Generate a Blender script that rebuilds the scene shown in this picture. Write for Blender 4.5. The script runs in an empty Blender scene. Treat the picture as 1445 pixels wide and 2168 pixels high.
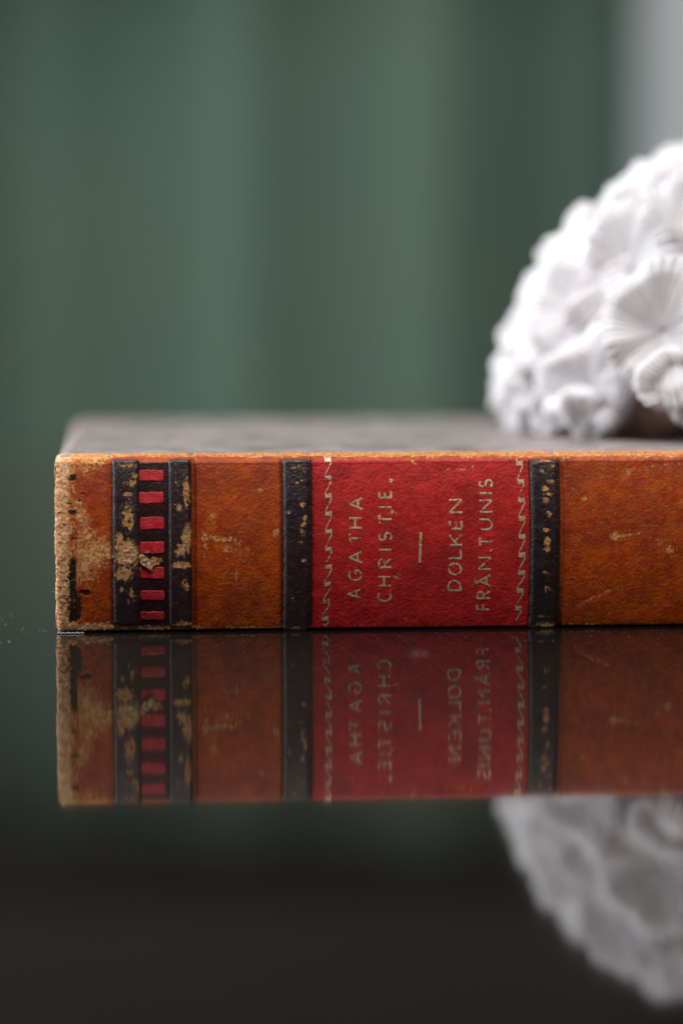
import bpy, math, random
import numpy as np
from mathutils import Vector, Matrix

MM = 0.001
random.seed(7)
SC = bpy.context.scene
COL = SC.collection

# ------------------------------------------------------------------ camera
F_PX, HORIZON, CX, CY = 5200.0, 615.0, 722.5, 1084.0      # photo is 1445 x 2168
CAM_H, CAM_D = 58.6, 422.0                                # mm above table, mm before the spine
PITCH = math.atan((CY - HORIZON) / F_PX)
cam_data = bpy.data.cameras.new('camera')
cam = bpy.data.objects.new('camera', cam_data)
COL.objects.link(cam)
cam.location = (0, -CAM_D * MM, CAM_H * MM)
cam.rotation_euler = (math.pi / 2 - PITCH, 0, 0)
cam_data.sensor_fit = 'VERTICAL'
cam_data.sensor_height = 22.3
cam_data.sensor_width = 14.9
cam_data.lens = F_PX / 2168 * 22.3
cam_data.clip_start = 0.01
cam_data.clip_end = 50
cam_data.dof.use_dof = True
cam_data.dof.focus_distance = 0.4225
cam_data.dof.aperture_fstop = 2.75
cam_data.dof.aperture_blades = 8
cam_data.dof.aperture_rotation = 0.3
SC.camera = cam

# ------------------------------------------------------------------ world
world = bpy.data.worlds.new('World')
SC.world = world
world.use_nodes = True
wb = world.node_tree.nodes['Background']
wb.inputs[0].default_value = (0.80, 0.86, 1.0, 1)
wb.inputs[1].default_value = 0.075

# ------------------------------------------------------------------ lamps (side window and two added fills)
def area(name, loc, target, sx, sy, power, color):
    d = bpy.data.lights.new(name, 'AREA')
    d.shape = 'RECTANGLE'
    d.size, d.size_y, d.energy, d.color = sx, sy, power, color
    o = bpy.data.objects.new(name, d)
    COL.objects.link(o)
    o.location = loc
    o.rotation_euler = (Vector(target) - Vector(loc)).to_track_quat('-Z', 'Y').to_euler()
    return o
area('window_light_side', (-0.95, 0.47, 0.32), (0.0, 0.47, 0.10), 1.7, 0.8, 29.0, (0.93, 0.97, 1.0))
area('fill_light_high', (-0.10, 0.25, 1.15), (0.0, 0.05, 0.0), 0.9, 0.5, 7.5, (0.90, 0.95, 1.0))  # added overhead fill for the coral and book top, no known source
area('fill_light_front', (0.10, -0.55, 1.20), (0.0, 0.0, 0.02), 0.7, 0.4, 16.0, (1.0, 0.95, 0.90))  # added fill that brightens the spine, standing in for ambient light

SC.render.engine = 'CYCLES'
SC.view_settings.view_transform = 'Standard'
SC.view_settings.look = 'None'
SC.view_settings.exposure = 0.0
SC.view_settings.gamma = 1.0
SC.cycles.use_denoising = True
SC.cycles.max_bounces = 8
SC.cycles.sample_clamp_indirect = 6.0
SC.cycles.sample_clamp_direct = 0.0
SC.cycles.blur_glossy = 0.3
SC.cycles.caustics_reflective = False
SC.cycles.caustics_refractive = False

# ------------------------------------------------------------------ numpy noise
def _hash(ix, iy, seed):
    n = (ix.astype(np.int64) * 374761393 + iy.astype(np.int64) * 668265263 + seed * 1274126177) & 0x7fffffff
    n = ((n ^ (n >> 13)) * 1274126177) & 0x7fffffff
    n = n ^ (n >> 16)
    return (n & 0xffff) / 65535.0
def vnoise(x, y, seed=0):
    x = np.asarray(x, float); y = np.asarray(y, float)
    ix, iy = np.floor(x), np.floor(y)
    fx, fy = x - ix, y - iy
    fx = fx * fx * (3 - 2 * fx); fy = fy * fy * (3 - 2 * fy)
    a, b = _hash(ix, iy, seed), _hash(ix + 1, iy, seed)
    c, d = _hash(ix, iy + 1, seed), _hash(ix + 1, iy + 1, seed)
    return (a * (1 - fx) + b * fx) * (1 - fy) + (c * (1 - fx) + d * fx) * fy
def fbm(x, y, seed=0, octv=4, gain=.5):
    s, a, t = 0, 1, 0
    for k in range(octv):
        s = s + a * vnoise(x * 2 ** k + 17 * k, y * 2 ** k - 9 * k, seed + k * 31)
        t += a; a *= gain
    return s / t
def sstep(a, b, x):
    t = np.clip((x - a) / (b - a), 0, 1)
    return t * t * (3 - 2 * t)
def blob(px, py, cx, cy, rx, ry, ang=0):
    c, s = math.cos(ang), math.sin(ang)
    dx, dy = px - cx, py - cy
    u, v = (dx * c + dy * s) / rx, (-dx * s + dy * c) / ry
    return np.exp(-(u * u + v * v))

# ------------------------------------------------------------------ mesh helpers
def link(name, me, mat, parent=None):
    o = bpy.data.objects.new(name, me)
    COL.objects.link(o)
    if mat: me.materials.append(mat)
    if parent: o.parent = parent
    return o
def mesh_np(name, V, F, attrs=None, smooth=True):
    """V (n,3) in mm, F (m,4) or (m,3) int"""
    me = bpy.data.meshes.new(name)
    V = np.asarray(V, np.float64) * MM; F = np.asarray(F, np.int32)
    me.vertices.add(len(V)); me.vertices.foreach_set('co', V.ravel())
    k = F.shape[1]
    me.loops.add(F.size); me.loops.foreach_set('vertex_index', F.ravel())
    me.polygons.add(len(F))
    me.polygons.foreach_set('loop_start', np.arange(0, F.size, k, dtype=np.int32))
    me.polygons.foreach_set('loop_total', np.full(len(F), k, np.int32))
    me.update(calc_edges=True)
    me.polygons.foreach_set('use_smooth', np.full(len(F), smooth))
    for n, a in (attrs or {}).items():
        at = me.attributes.new(n, 'FLOAT', 'POINT')
        at.data.foreach_set('value', np.asarray(a, np.float32).ravel())
    me.validate()
    return me
def grid_faces(nu, nv, wrap_v=False):
    i = np.arange(nu - 1)[:, None]; j = np.arange(nv if wrap_v else nv - 1)[None, :]
    j2 = (j + 1) % nv
    return np.stack([i * nv + j, (i + 1) * nv + j, (i + 1) * nv + j2, i * nv + j2], -1).reshape(-1, 4)
def tag(o, label=None, cat=None, group=None, kind=None):
    if label: o['label'] = label
    if cat: o['category'] = cat
    if group: o['group'] = group
    if kind: o['kind'] = kind
    return o
def empty(name, loc, rz=0):
    o = bpy.data.objects.new(name, None)
    COL.objects.link(o)
    o.location = [c * MM for c in loc]; o.rotation_euler = (0, 0, rz)
    o.empty_display_size = 0.02
    return o

# ------------------------------------------------------------------ materials
class NT:
    def __init__(self, name):
        self.m = bpy.data.materials.new(name); self.m.use_nodes = True
        self.t = self.m.node_tree; self.b = self.t.nodes['Principled BSDF']
        tc = self.t.nodes.new('ShaderNodeTexCoord')
        mp = self.t.nodes.new('ShaderNodeMapping'); mp.inputs['Scale'].default_value = (1000,) * 3
        self.t.links.new(tc.outputs['Object'], mp.inputs[0]); self.co = mp.outputs[0]
    def stretch(self, sx, sy, sz):
        mp = self.t.nodes.new('ShaderNodeMapping'); mp.inputs['Scale'].default_value = (sx, sy, sz)
        self.t.links.new(self.co, mp.inputs[0]); return mp.outputs[0]
    def noise(self, scale, detail=4, rough=.55, co=None, dist=0):
        n = self.t.nodes.new('ShaderNodeTexNoise')
        n.inputs['Scale'].default_value = scale; n.inputs['Detail'].default_value = detail
        n.inputs['Roughness'].default_value = rough; n.inputs['Distortion'].default_value = dist
        self.t.links.new(co or self.co, n.inputs['Vector']); return n.outputs[0]
    def voronoi(self, scale, co=None, feature='F1', out=0):
        n = self.t.nodes.new('ShaderNodeTexVoronoi'); n.feature = feature
        n.inputs['Scale'].default_value = scale
        self.t.links.new(co or self.co, n.inputs['Vector']); return n.outputs[out]
    def ramp(self, src, lo, hi):
        n = self.t.nodes.new('ShaderNodeMapRange'); n.interpolation_type = 'SMOOTHSTEP'
        n.inputs['From Min'].default_value = lo; n.inputs['From Max'].default_value = hi
        self.t.links.new(src, n.inputs['Value']); return n.outputs[0]
    def math(self, op, a, b=None):
        n = self.t.nodes.new('ShaderNodeMath'); n.operation = op
        for k, s in enumerate((a, b)):
            if s is None: continue
            if isinstance(s, (int, float)): n.inputs[k].default_value = s
            else: self.t.links.new(s, n.inputs[k])
        return n.outputs[0]
    def mix(self, f, a, b):
        n = self.t.nodes.new('ShaderNodeMix'); n.data_type = 'RGBA'
        for k, s in ((0, f), (6, a), (7, b)):
            if isinstance(s, (int, float)): n.inputs[k].default_value = s
            elif isinstance(s, tuple): n.inputs[k].default_value = (*s, 1)
            else: self.t.links.new(s, n.inputs[k])
        return n.outputs[2]
    def attr(self, name):
        n = self.t.nodes.new('ShaderNodeAttribute'); n.attribute_name = name; return n.outputs['Fac']
    def bump(self, h, strength, dist_mm):
        n = self.t.nodes.new('ShaderNodeBump')
        n.inputs['Strength'].default_value = strength; n.inputs['Distance'].default_value = dist_mm * MM
        self.t.links.new(h, n.inputs['Height']); self.t.links.new(n.outputs[0], self.b.inputs['Normal'])
    def set(self, **kw):
        for k, v in kw.items():
            i = self.b.inputs[k.replace('_', ' ')]
            if isinstance(v, (int, float)): i.default_value = v
            elif isinstance(v, tuple): i.default_value = (*v, 1)
            else: self.t.links.new(v, i)

TAN, TAN2 = (0.70, 0.38, 0.15), (0.50, 0.20, 0.05)
def leather(name, c1, c2, spot, wear_gain=1.0, rough=.42, mott=(1.0, .35), tan=TAN, spec=.22):
    n = NT(name)
    m = n.noise(0.55, 5, .62)
    col = n.mix(n.ramp(m, .36, .66), c1, c2)
    sp = n.ramp(n.noise(2.2, 3, .7), .55, .74)
    col = n.mix(n.math('MULTIPLY', sp, mott[1] * 1.6), col, spot)
    col = n.mix(n.math('MULTIPLY', n.ramp(n.noise(.10, 4, .6), .45, .62), .35), col, spot)
    pores = n.ramp(n.noise(6.5, 2, .5), .58, .76)
    col = n.mix(n.math('MULTIPLY', pores, .45), col, spot)
    # stretched hairline scuffs
    sc = n.ramp(n.noise(.8, 4, .7, co=n.stretch(.45, 1, 2.6), dist=.8), .57, .66)
    sc2 = n.ramp(n.noise(2.0, 3, .6), .46, .62)
    scf = n.math('MULTIPLY', n.math('MULTIPLY', sc, sc2), .45 * wear_gain)
    col = n.mix(scf, col, TAN2)
    w = n.attr('wear')
    wn = n.math('ADD', w, n.math('MULTIPLY', n.math('SUBTRACT', n.noise(2.0, 6, .72, co=n.stretch(1, 1, .7)), .5), 2.3))
    wf = n.math('MULTIPLY', n.ramp(wn, .40, .60), n.ramp(w, .04, .16))
    fib = n.mix(n.ramp(n.noise(1.3, 5, .7), .38, .60), TAN2, tan)
    fib = n.mix(n.math('MULTIPLY', n.ramp(n.noise(2.6, 4, .7, co=n.stretch(1, 1, .6)), .54, .64), .75), fib, (.22, .075, .022))
    fib = n.mix(n.math('MULTIPLY', n.ramp(n.noise(.5, 3, .6), .48, .62), .45), fib, c1)
    fib = n.mix(n.ramp(w, .95, 1.1), fib, n.mix(n.ramp(n.noise(1.8, 4, .7), .40, .62), (.52, .22, .075), (.88, .58, .34)))
    col = n.mix(wf, col, fib)
    d = n.attr('dark')
    col = n.mix(d, col, (.022, .011, .007))
    r = n.math('ADD', rough, n.math('ADD', n.math('MULTIPLY', wf, .40), n.math('MULTIPLY', n.ramp(n.noise(.8, 4, .65), .42, .62), .22)))
    n.set(Base_Color=col, Roughness=r, Specular_IOR_Level=spec)
    grain = n.voronoi(1.9, feature='SMOOTH_F1')
    h = n.math('ADD', n.math('MULTIPLY', grain, .8), n.math('MULTIPLY', n.noise(3.5, 4, .6), .9))
    h = n.math('ADD', h, n.math('MULTIPLY', wf, -.35))
    n.bump(h, .75, .14)
    return n.m
M_ORANGE = leather('worn_orange_leather', (.47, .076, .006), (.34, .042, .005), (.12, .018, .014), 1.5, mott=(1, .40), rough=.36)
M_DARK = leather('dark_plum_leather', (.022, .011, .013), (.036, .015, .016), (.010, .006, .007), .5, spec=.42, rough=.30, tan=(.58, .33, .13))
M_PLUM = leather('plum_leather_panel', (.018, .006, .007), (.032, .008, .010), (.010, .004, .005), .4, rough=.42)
M_RED = leather('red_label_leather', (.56, .026, .024), (.41, .015, .014), (.18, .010, .016), .35, rough=.40, mott=(1, .35))
M_INLAY = leather('red_inlay_leather', (.60, .035, .050), (.48, .018, .026), (.24, .02, .02), .5, rough=.38, mott=(1, .15))

def gilt():
    n = NT('worn_gilt')
    col = n.mix(n.ramp(n.noise(2.5, 3, .6), .35, .65), (.76, .60, .40), (.46, .32, .19))
    n.set(Base_Color=col, Metallic=.4, Roughness=n.ramp(n.noise(5, 2, .5), -.2, 1.1), Specular_IOR_Level=.5)
    wear = n.math('ADD', n.noise(1.1, 2, .5), n.math('MULTIPLY', n.noise(6.5, 2, .5), .55))
    n.set(Alpha=n.math('SUBTRACT', 1.0, n.ramp(wear, .82, .95)))
    n.bump(n.noise(4, 3, .6), .6, .08)
    return n.m
M_GILT = gilt()

def paper_cover():
    n = NT('mottled_grey_cover_paper')
    a = n.ramp(n.noise(.09, 5, .62, dist=1.0), .40, .60)
    col = n.mix(a, (.29, .25, .245), (.15, .14, .125))
    b = n.ramp(n.noise(.23, 4, .6, dist=2.0), .54, .66)
    col = n.mix(n.math('MULTIPLY', b, .8), col, (.13, .085, .065))
    c = n.ramp(n.noise(.5, 3, .6), .60, .70)
    col = n.mix(c, col, (.34, .25, .25))
    n.set(Base_Color=col, Roughness=.55, Specular_IOR_Level=.4)
    n.bump(n.noise(2, 4, .6), .4, .1)
    return n.m
M_PAPER = paper_cover()
def simple(name, c1, c2, sc, rough, bumpd=.1, spec=.4):
    n = NT(name)
    n.set(Base_Color=n.mix(n.ramp(n.noise(sc, 4, .6), .35, .65), c1, c2), Roughness=rough, Specular_IOR_Level=spec)
    n.bump(n.noise(sc * 4, 3, .6), .5, bumpd)
    return n.m
M_EDGE = simple('bare_pale_leather_edge', (.34, .28, .26), (.20, .15, .13), .9, .8)
M_CORNER = simple('rubbed_corner_leather', (.22, .18, .16), (.14, .11, .095), .3, .7)
M_FIBRE = simple('frayed_leather_fibre', (.62, .40, .22), (.38, .18, .07), 2.5, .9)

def pages():
    n = NT('aged_page_edges')
    lines = n.noise(1.0, 2, .5, co=n.stretch(.02, .02, 9))
    col = n.mix(n.ramp(lines, .3, .7), (.42, .33, .21), (.62, .53, .38))
    n.set(Base_Color=col, Roughness=.85); n.bump(lines, .6, .15)
    return n.m
M_PAGES = pages()

def table_mat():
    n = NT('polished_dark_tabletop')
    col = n.mix(n.ramp(n.noise(.02, 5, .6, co=n.stretch(.25, 1, 1)), .35, .65), (.0026, .0020, .0016), (.0018, .0015, .0013))
    # smears left by a finger, patches where the dust film shows
    sm = n.math('MULTIPLY', n.ramp(n.noise(.16, 4, .7, co=n.stretch(.7, .35, 1), dist=1.5), .66, .78),
                n.ramp(n.noise(1.6, 4, .7, co=n.stretch(1, .3, 1)), .45, .7))
    # one finger smear just in front of the red label
    vm = n.t.nodes.new('ShaderNodeVectorMath'); vm.operation = 'SUBTRACT'
    n.t.links.new(n.co, vm.inputs[0]); vm.inputs[1].default_value = (12.4, -208.3, 0)
    mp = n.t.nodes.new('ShaderNodeMapping'); mp.vector_type = 'POINT'
    mp.inputs['Scale'].default_value = (.38, .15, 0); n.t.links.new(vm.outputs[0], mp.inputs[0])
    ln = n.t.nodes.new('ShaderNodeVectorMath'); ln.operation = 'LENGTH'; n.t.links.new(mp.outputs[0], ln.inputs[0])
    one = n.math('MULTIPLY', n.math('SUBTRACT', 1.0, n.ramp(ln.outputs['Value'], .25, 1.0)), n.ramp(n.noise(.8, 4, .7, co=n.stretch(1, .25, 1)), .44, .60))
    col = n.mix(n.math('MULTIPLY', one, .10), col, (.50, .48, .55))
    col = n.mix(n.math('MULTIPLY', sm, .10), col, (.45, .45, .48))
    r = n.math('ADD', .028, n.math('MULTIPLY', sm, .16))
    r = n.math('ADD', r, n.math('MULTIPLY', n.noise(.05, 3, .5), .03))
    n.set(Base_Color=col, Roughness=r, IOR=1.52, Specular_IOR_Level=.5, Sheen_Weight=.022, Sheen_Roughness=.35, Sheen_Tint=(1.0, .80, .62))
    n.bump(n.noise(.06, 3, .5), .10, .05)
    return n.m
M_TABLE = table_mat()

# ------------------------------------------------------------------ book frame and photo measuring
YAW = math.radians(4.6)
def ray(px, py):
    d = Vector(((px - CX) / F_PX, 1, -(py - CY) / F_PX))
    return Matrix.Rotation(-PITCH, 3, 'X') @ d
P0 = Vector((0, 0, 0))                                    # spine plane passes the world origin
ux = Vector((math.cos(YAW), math.sin(YAW), 0)); uy = Vector((-math.sin(YAW), math.cos(YAW), 0))
CAM = Vector((0, -CAM_D, CAM_H))
d = ray(119, 1200); t = (P0 - CAM).dot(uy) / d.dot(uy)
LEFT = (CAM + d * t).dot(ux)                              # left end of the book along the spine line
BASE = ux * LEFT
def meas(px, py):
    """photo pixel -> (x, z) mm on the spine plane of the book"""
    d = ray(px, py); t = (P0 - CAM).dot(uy) / d.dot(uy)
    p = CAM + d * t
    return p.dot(ux) - LEFT, p.z
def px_of(x, y, z):
    """book-local mm -> photo pixel, for laying out wear and painted shade"""
    wx = BASE.x + ux.x * x + uy.x * y; wy = BASE.y + ux.y * x + uy.y * y
    dx, dy, dz = wx - CAM.x, wy - CAM.y, z - CAM.z
    c, s = math.cos(PITCH), math.sin(PITCH)
    dep = dy * c - dz * s; up = dz * c + dy * s
    return CX + F_PX * dx / dep, CY - F_PX * up / dep

LEN, THK, WID = 196.0, 30.2, 128.0
# cross-section of the spine: from the lower joint round the back to the upper joint
def section():
    pts = []
    for y in np.linspace(9, 1.2, 40): pts.append((y, 0.12 + .35 * math.exp(-((y - 6) / 1.2) ** 2)))
    bul = lambda z: -2.3 * (1 - ((z - THK / 2) / (THK / 2)) ** 2)
    r = 1.3
    q = .55
    for a in np.linspace(0, math.pi / 2, 16)[1:]: pts.append((1.2 - (1.2 - bul(q + .12)) * math.sin(a), .12 + q - q * math.cos(a)))
    for z in np.linspace(q + .12, THK - r, 260)[1:]: pts.append((bul(z), z))
    for a in np.linspace(0, math.pi / 2, 24)[1:]: pts.append((bul(THK - r) + (2.2 - bul(THK - r)) * (1 - math.cos(a)), THK - r + r * math.sin(a)))
    for y in np.linspace(2.2, 11, 50)[1:]: pts.append((y, THK - .75 * math.exp(-((y - 5.4) / 1.3) ** 2)))
    P = np.array(pts)
    s = np.concatenate([[0], np.cumsum(np.hypot(*np.diff(P, axis=0).T))])
    return P, s
SP, SS = section()
STOT = SS[-1]
_front = (SP[:, 0] < 1.6)
FZ, FS = SP[_front, 1], SS[_front]
def s_of_z(z): return np.interp(z, FZ, FS)
def sec(s):
    y = np.interp(s, SS, SP[:, 0]); z = np.interp(s, SS, SP[:, 1])
    e = .25
    ty = np.interp(s + e, SS, SP[:, 0]) - np.interp(s - e, SS, SP[:, 0])
    tz = np.interp(s + e, SS, SP[:, 1]) - np.interp(s - e, SS, SP[:, 1])
    l = np.hypot(ty, tz) + 1e-9
    return y, z, -tz / l, ty / l                          # point and outward normal (ny, nz)

def gauss(x, c, w): return np.exp(-((x - c) / w) ** 2)
X = lambda px: meas(px, 1150)[0]
G1, G2, G3, G4, G5 = X(409), X(235), X(595), X(661), X(1184)
def base_disp(x, s):
    d = .10 * (fbm(x * .12, s * .12, 3, 3) - .5) + .09 * (fbm(x * .55, s * .55, 5, 3) - .5)
    d = d - .32 * gauss(x, G1, .42) - .12 * gauss(x, G2, .3) - .14 * gauss(x, G3, .3) - .16 * gauss(x, G4, .35) - .32 * gauss(x, G5, .40)
    d = d + .10 * gauss(x, G1 + .8, .3) + .10 * gauss(x, G5 + .7, .3)
    z = np.interp(s, SS, SP[:, 1])
    return d
def surf(x, s, h):
    """book-local point over the spine, h mm above the leather"""
    y, z, ny, nz = sec(s)
    hh = base_disp(x, s) + h
    return np.stack([x, y + ny * hh, z + nz * hh], -1)

# ------------------------------------------------------------------ wear and painted shade maps, laid out on the leather
def wear_orange(px, py, x, s):
    n1 = fbm(x * .9, s * .9, 11, 4); n2 = fbm(x * 2.2, s * 2.2, 23, 3)
    w = .0 * px
    w = w + 1.15 * sstep(158, 128, px) + .12 * sstep(240, 160, px)              # rubbed head cap
    w = w + .35 * sstep(170, 140, px) * sstep(.38, .58, n1)
    w = w + .62 * blob(px, py, 188, 1185, 46, 66, .35) + .5 * blob(px, py, 172, 1090, 16, 50, -.25)
    w = w + .55 * blob(px, py, 185, 985, 60, 20) + .35 * blob(px, py, 225, 1165, 30, 26)
    w = w + sstep(1313, 1326, py + 12 * (n1 - .5)) * sstep(420, 330, px) * 1.1
    w = w + sstep(1322, 1334, py + 10 * (n1 - .5) + (px - 400) * .008) * .75
    w = w + sstep(974, 963, py - (px < 240) * 3 + 10 * (n1 - .5)) * .60        # rubbed top edge
    for cx, cy, rx, ry, a, g in ((450, 1095, 10, 16, 0, .5), (466, 1140, 26, 6, .1, .55), (432, 1140, 8, 45, 0, .35), (583, 1128, 10, 16, .5, .5),
                                 (548, 1038, 12, 4, .2, .4), (500, 1160, 60, 25, 0, .22), (500, 1220, 50, 16, 0, .16), (540, 1250, 30, 8, 0, .14),
                                 (480, 1200, 60, 60, 0, .12), (1330, 1000, 12, 10, 0, .5), (1400, 985, 48, 6, -.1, .34), (1432, 1003, 6, 18, .3, .3),
                                 (1236, 1056, 12, 5, -.8, .48), (1300, 1135, 14, 10, -.6, .52), (1335, 1132, 40, 5, -.2, .38), (1418, 1165, 12, 8, 0, .42),
                                 (1250, 1268, 60, 4, -.42, .42), (1390, 1150, 50, 22, -.2, .22), (1215, 1035, 14, 3, .3, .4), (1205, 1165, 10, 45, 0, .2),
                                 (1225, 1128, 4, 3, 0, .4), (1300, 1230, 60, 40, 0, .12), (1420, 1080, 12, 4, 0, .3)):
        w = w + g * 1.3 * blob(px, py, cx, cy, rx, ry, a)
    return np.clip(w, 0, 1.3)
def dark_orange(px, py, x, s):
    n1 = fbm(x * 1.3, s * 1.3, 41, 3); n0 = fbm(x * 3, s * 3, 42, 2)
    col = sstep(144, 149, px + 10 * (n0 - .5)) * sstep(164, 160, px)
    seg = blob(px, py, 156, 992, 99, 12) * .5 + blob(px, py, 152, 1013, 99, 8) * 1.1 + blob(px, py, 157, 1085, 99, 9) * .9 \
        + blob(px, py, 158, 1140, 99, 18) * .6 + blob(px, py, 158, 1215, 99, 40) * 1.1 + blob(px, py, 156, 1290, 99, 35) * 1.25
    d = col * sstep(.45, .75, seg * (.55 + .8 * n1))
    d = d + .85 * sstep(.45, .8, blob(px, py, 182, 1256, 15, 9, .2) * (.6 + .8 * n1)) + .9 * sstep(.4, .8, blob(px, py, 162, 1290, 17, 46) * (.6 + .7 * n1))
    for cx, cy, rx, ry in ((146, 1067, 9, 2.5), (128, 1087, 6, 2.5), (137, 1112, 5, 4), (176, 1046, 5, 3), (168, 1061, 4, 3), (141, 1232, 4, 4), (143, 1270, 5, 4)):
        d = d + .75 * sstep(.4, .8, blob(px, py, cx, cy, rx, ry) * (.6 + .8 * n0))
    d = d + .45 * sstep(404, 409, px) * sstep(418, 413, px) + .8 * sstep(590, 598, px) * sstep(672, 662, px) + .8 * sstep(1106, 1114, px) * sstep(1190, 1182, px) + .6 * sstep(232, 238, px) * sstep(300, 290, px)  # painted shade: dark strips in the grooves beside the bands and label
    return np.clip(d, 0, 1) * sstep(1332, 1322, py) * sstep(966, 976, py)
def spots(px, py, x, s, lst, seed, sharp=(.45, .7)):
    n1 = fbm(x * 2.0, s * 2.0, seed, 3)
    w = 0 * px
    for cx, cy, rx, ry, g in lst: w = np.maximum(w, g * blob(px, py, cx, cy, rx, ry))
    return np.clip(w * (.50 + .88 * n1), 0, .95)
W_BAND1 = [(268, 1172, 26, 32, 1.25), (262, 1215, 20, 16, 1.0), (254, 1138, 8, 16, 1.1), (272, 1095, 15, 40, .75), (280, 1022, 14, 10, .8), (286, 1006, 10, 8, .7),
           (258, 1248, 6, 8, .9), (270, 985, 30, 10, .55), (280, 1262, 16, 22, .5), (272, 1046, 12, 6, .8)]
W_BAND2 = [(396, 1040, 9, 38, .95), (396, 1140, 12, 34, 1.05), (386, 1196, 22, 8, 1.05), (380, 1075, 12, 10, .7), (384, 1165, 14, 14, .95), (388, 1322, 26, 7, 1.0),
           (374, 1020, 5, 6, .7), (392, 1240, 10, 30, .5)]
W_BAND3 = [(628, 1022, 4, 3, 1.05), (638, 1017, 3, 3, 1.0), (641, 1067, 6, 6, 1.0), (646, 1098, 6, 7, .9), (643, 1110, 8, 7, .95), (637, 1148, 5, 4, 1.0),
           (610, 1083, 7, 6, .75), (643, 1187, 6, 4, .95), (640, 1125, 8, 10, .6), (626, 1330, 12, 4, .9), (622, 1267, 8, 8, .5), (630, 985, 20, 12, .45)]
W_BAND4 = [(1146, 997, 5, 4, 1.0), (1165, 1018, 12, 5, .8), (1152, 1034, 8, 7, 1.2), (1160, 1046, 9, 4, 1.15), (1155, 1059, 9, 6, 1.1), (1162, 1087, 5, 9, .85),
           (1155, 1122, 8, 5, 1.15), (1158, 1146, 7, 9, 1.3), (1158, 1163, 7, 7, 1.2), (1155, 1212, 7, 3, .85), (1157, 1247, 7, 8, .8), (1155, 1322, 22, 7, .85),
           (1143, 1305, 18, 3, .6), (1150, 975, 22, 5, .75), (1170, 985, 8, 8, .6)]
W_LABEL = [(872, 975, 5, 5, 1.0), (880, 982, 4, 3, 1.0), (949, 993, 4, 3, 1.1), (978, 994, 16, 2.5, .95), (999, 992, 3, 8, .9), (862, 1310, 22, 2, .6),
           (830, 1085, 8, 6, .65), (842, 1222, 14, 10, .55), (1002, 1098, 6, 2, .5), (1062, 1330, 30, 4, .7), (872, 1334, 10, 5, 1.0), (700, 1333, 26, 4, .95), (790, 1334, 30, 3, .8)]

# ------------------------------------------------------------------ the book
book = tag(empty('book', BASE, YAW), 'old closed hardback with worn orange leather spine and red title label on the table', 'book')

def patch(name, mat, x0, x1, s0, s1, hfun, step, spotlist=None, seed=1, jit=.06, round_=0.0, parent=None, wearfn=None):
    """leather piece laid over the spine between x0..x1 and s0..s1 (mm), its rim tucked in"""
    nu = max(6, int((x1 - x0) / step)); nv = max(8, int((s1 - s0) / step))
    a = np.linspace(-1, 1, nu); b = np.linspace(-1, 1, nv)
    A, B = np.meshgrid(a, b, indexing='ij')
    hw, hs = (x1 - x0) / 2, (s1 - s0) / 2
    S = (s0 + s1) / 2 + B * hs
    Xc = (x0 + x1) / 2 + A * hw
    Xc = Xc + jit * (fbm(S * .8, S * 0 + seed, seed, 3) - .5) * 2 * np.abs(A)
    S = S + jit * 2.2 * (fbm(Xc * .9, Xc * 0 + seed, seed + 4, 3) - .5) * 2 * np.abs(B)
    if round_:
        k = np.clip((np.abs(B) * hs - (hs - round_)) / round_, 0, 1)
        Xc = (x0 + x1) / 2 + (Xc - (x0 + x1) / 2) * (1 - (1 - np.sqrt(1 - k * k * .96)) * round_ / hw)
    edge = np.minimum((1 - np.abs(A)) * hw, (1 - np.abs(B)) * hs)
    h = hfun(A, B, Xc, S)
    h = np.where(edge < 1e-6, -.12, h)
    P = surf(Xc, S, h)
    px, py = px_of(P[..., 0], P[..., 1], P[..., 2])
    w = spots(px, py, Xc, S, spotlist, seed + 50) if spotlist else 0 * px
    if wearfn is not None: w = np.maximum(w, wearfn(px, py, Xc, S))
    # where the skin has gone the surface is lower and rough
    rough = (fbm(Xc * 3, S * 3, seed + 9, 3) - .5)
    P = surf(Xc, S, h - .05 * w + .10 * w * rough)
    me = mesh_np(name, P.reshape(-1, 3), grid_faces(nu, nv)[:, ::-1], {'wear': w, 'dark': 0 * w})
    return link(name, me, mat, parent or book)

# spine leather
step = .105
xs = np.concatenate([np.arange(-3.2, 0, .16), np.arange(0, 114, step), np.arange(114, LEN, .8), [LEN]])
sv = np.concatenate([np.arange(0, 6.0, .3), np.arange(6.0, STOT - 7.0, step), np.arange(STOT - 7.0, STOT, .25), [STOT]])
XU, SV = np.meshgrid(xs, sv, indexing='ij')
rr = .9
xx = np.where(XU > 0, XU, 0.0)
ins = np.where(XU < rr, rr - np.sqrt(np.clip(rr * rr - (rr - np.clip(XU, 0, rr)) ** 2, 0, None)), 0.0) + np.where(XU < 0, -XU, 0)
P = surf(xx, SV, -ins)
pxx, pyy = px_of(P[..., 0], P[..., 1], P[..., 2])
W = wear_orange(pxx, pyy, xx, SV)
W = np.where(XU < .8, 1.2, W)
D = dark_orange(pxx, pyy, xx, SV) * (XU > .5)
capn = sstep(4.0, 0.5, XU)
wm = np.clip(W, 0, 1)
hd = (-.05 * wm + .16 * wm * (fbm(xx * 2.6, SV * 2.6, 77, 4) - .5) + capn * .35 * (fbm(xx * .9 + 3, SV * .9, 78, 4) - .5) - .22 * D)
P = surf(xx, SV, -ins + hd)
ragged = .55 * (fbm(SV * .8, XU * .3, 91, 4) - .5) + .30 * (fbm(SV * 3.2, XU * .6, 92, 3) - .5)
P[..., 0] += np.where(XU < 1.2, ragged * sstep(1.6, .2, XU), 0)
me = mesh_np('spine', P.reshape(-1, 3), grid_faces(len(xs), len(sv))[:, ::-1], {'wear': W, 'dark': D})
spine = link('spine', me, M_ORANGE, book)
spine['label'] = 'orange brown leather spine, rubbed to tan at the head'

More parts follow.
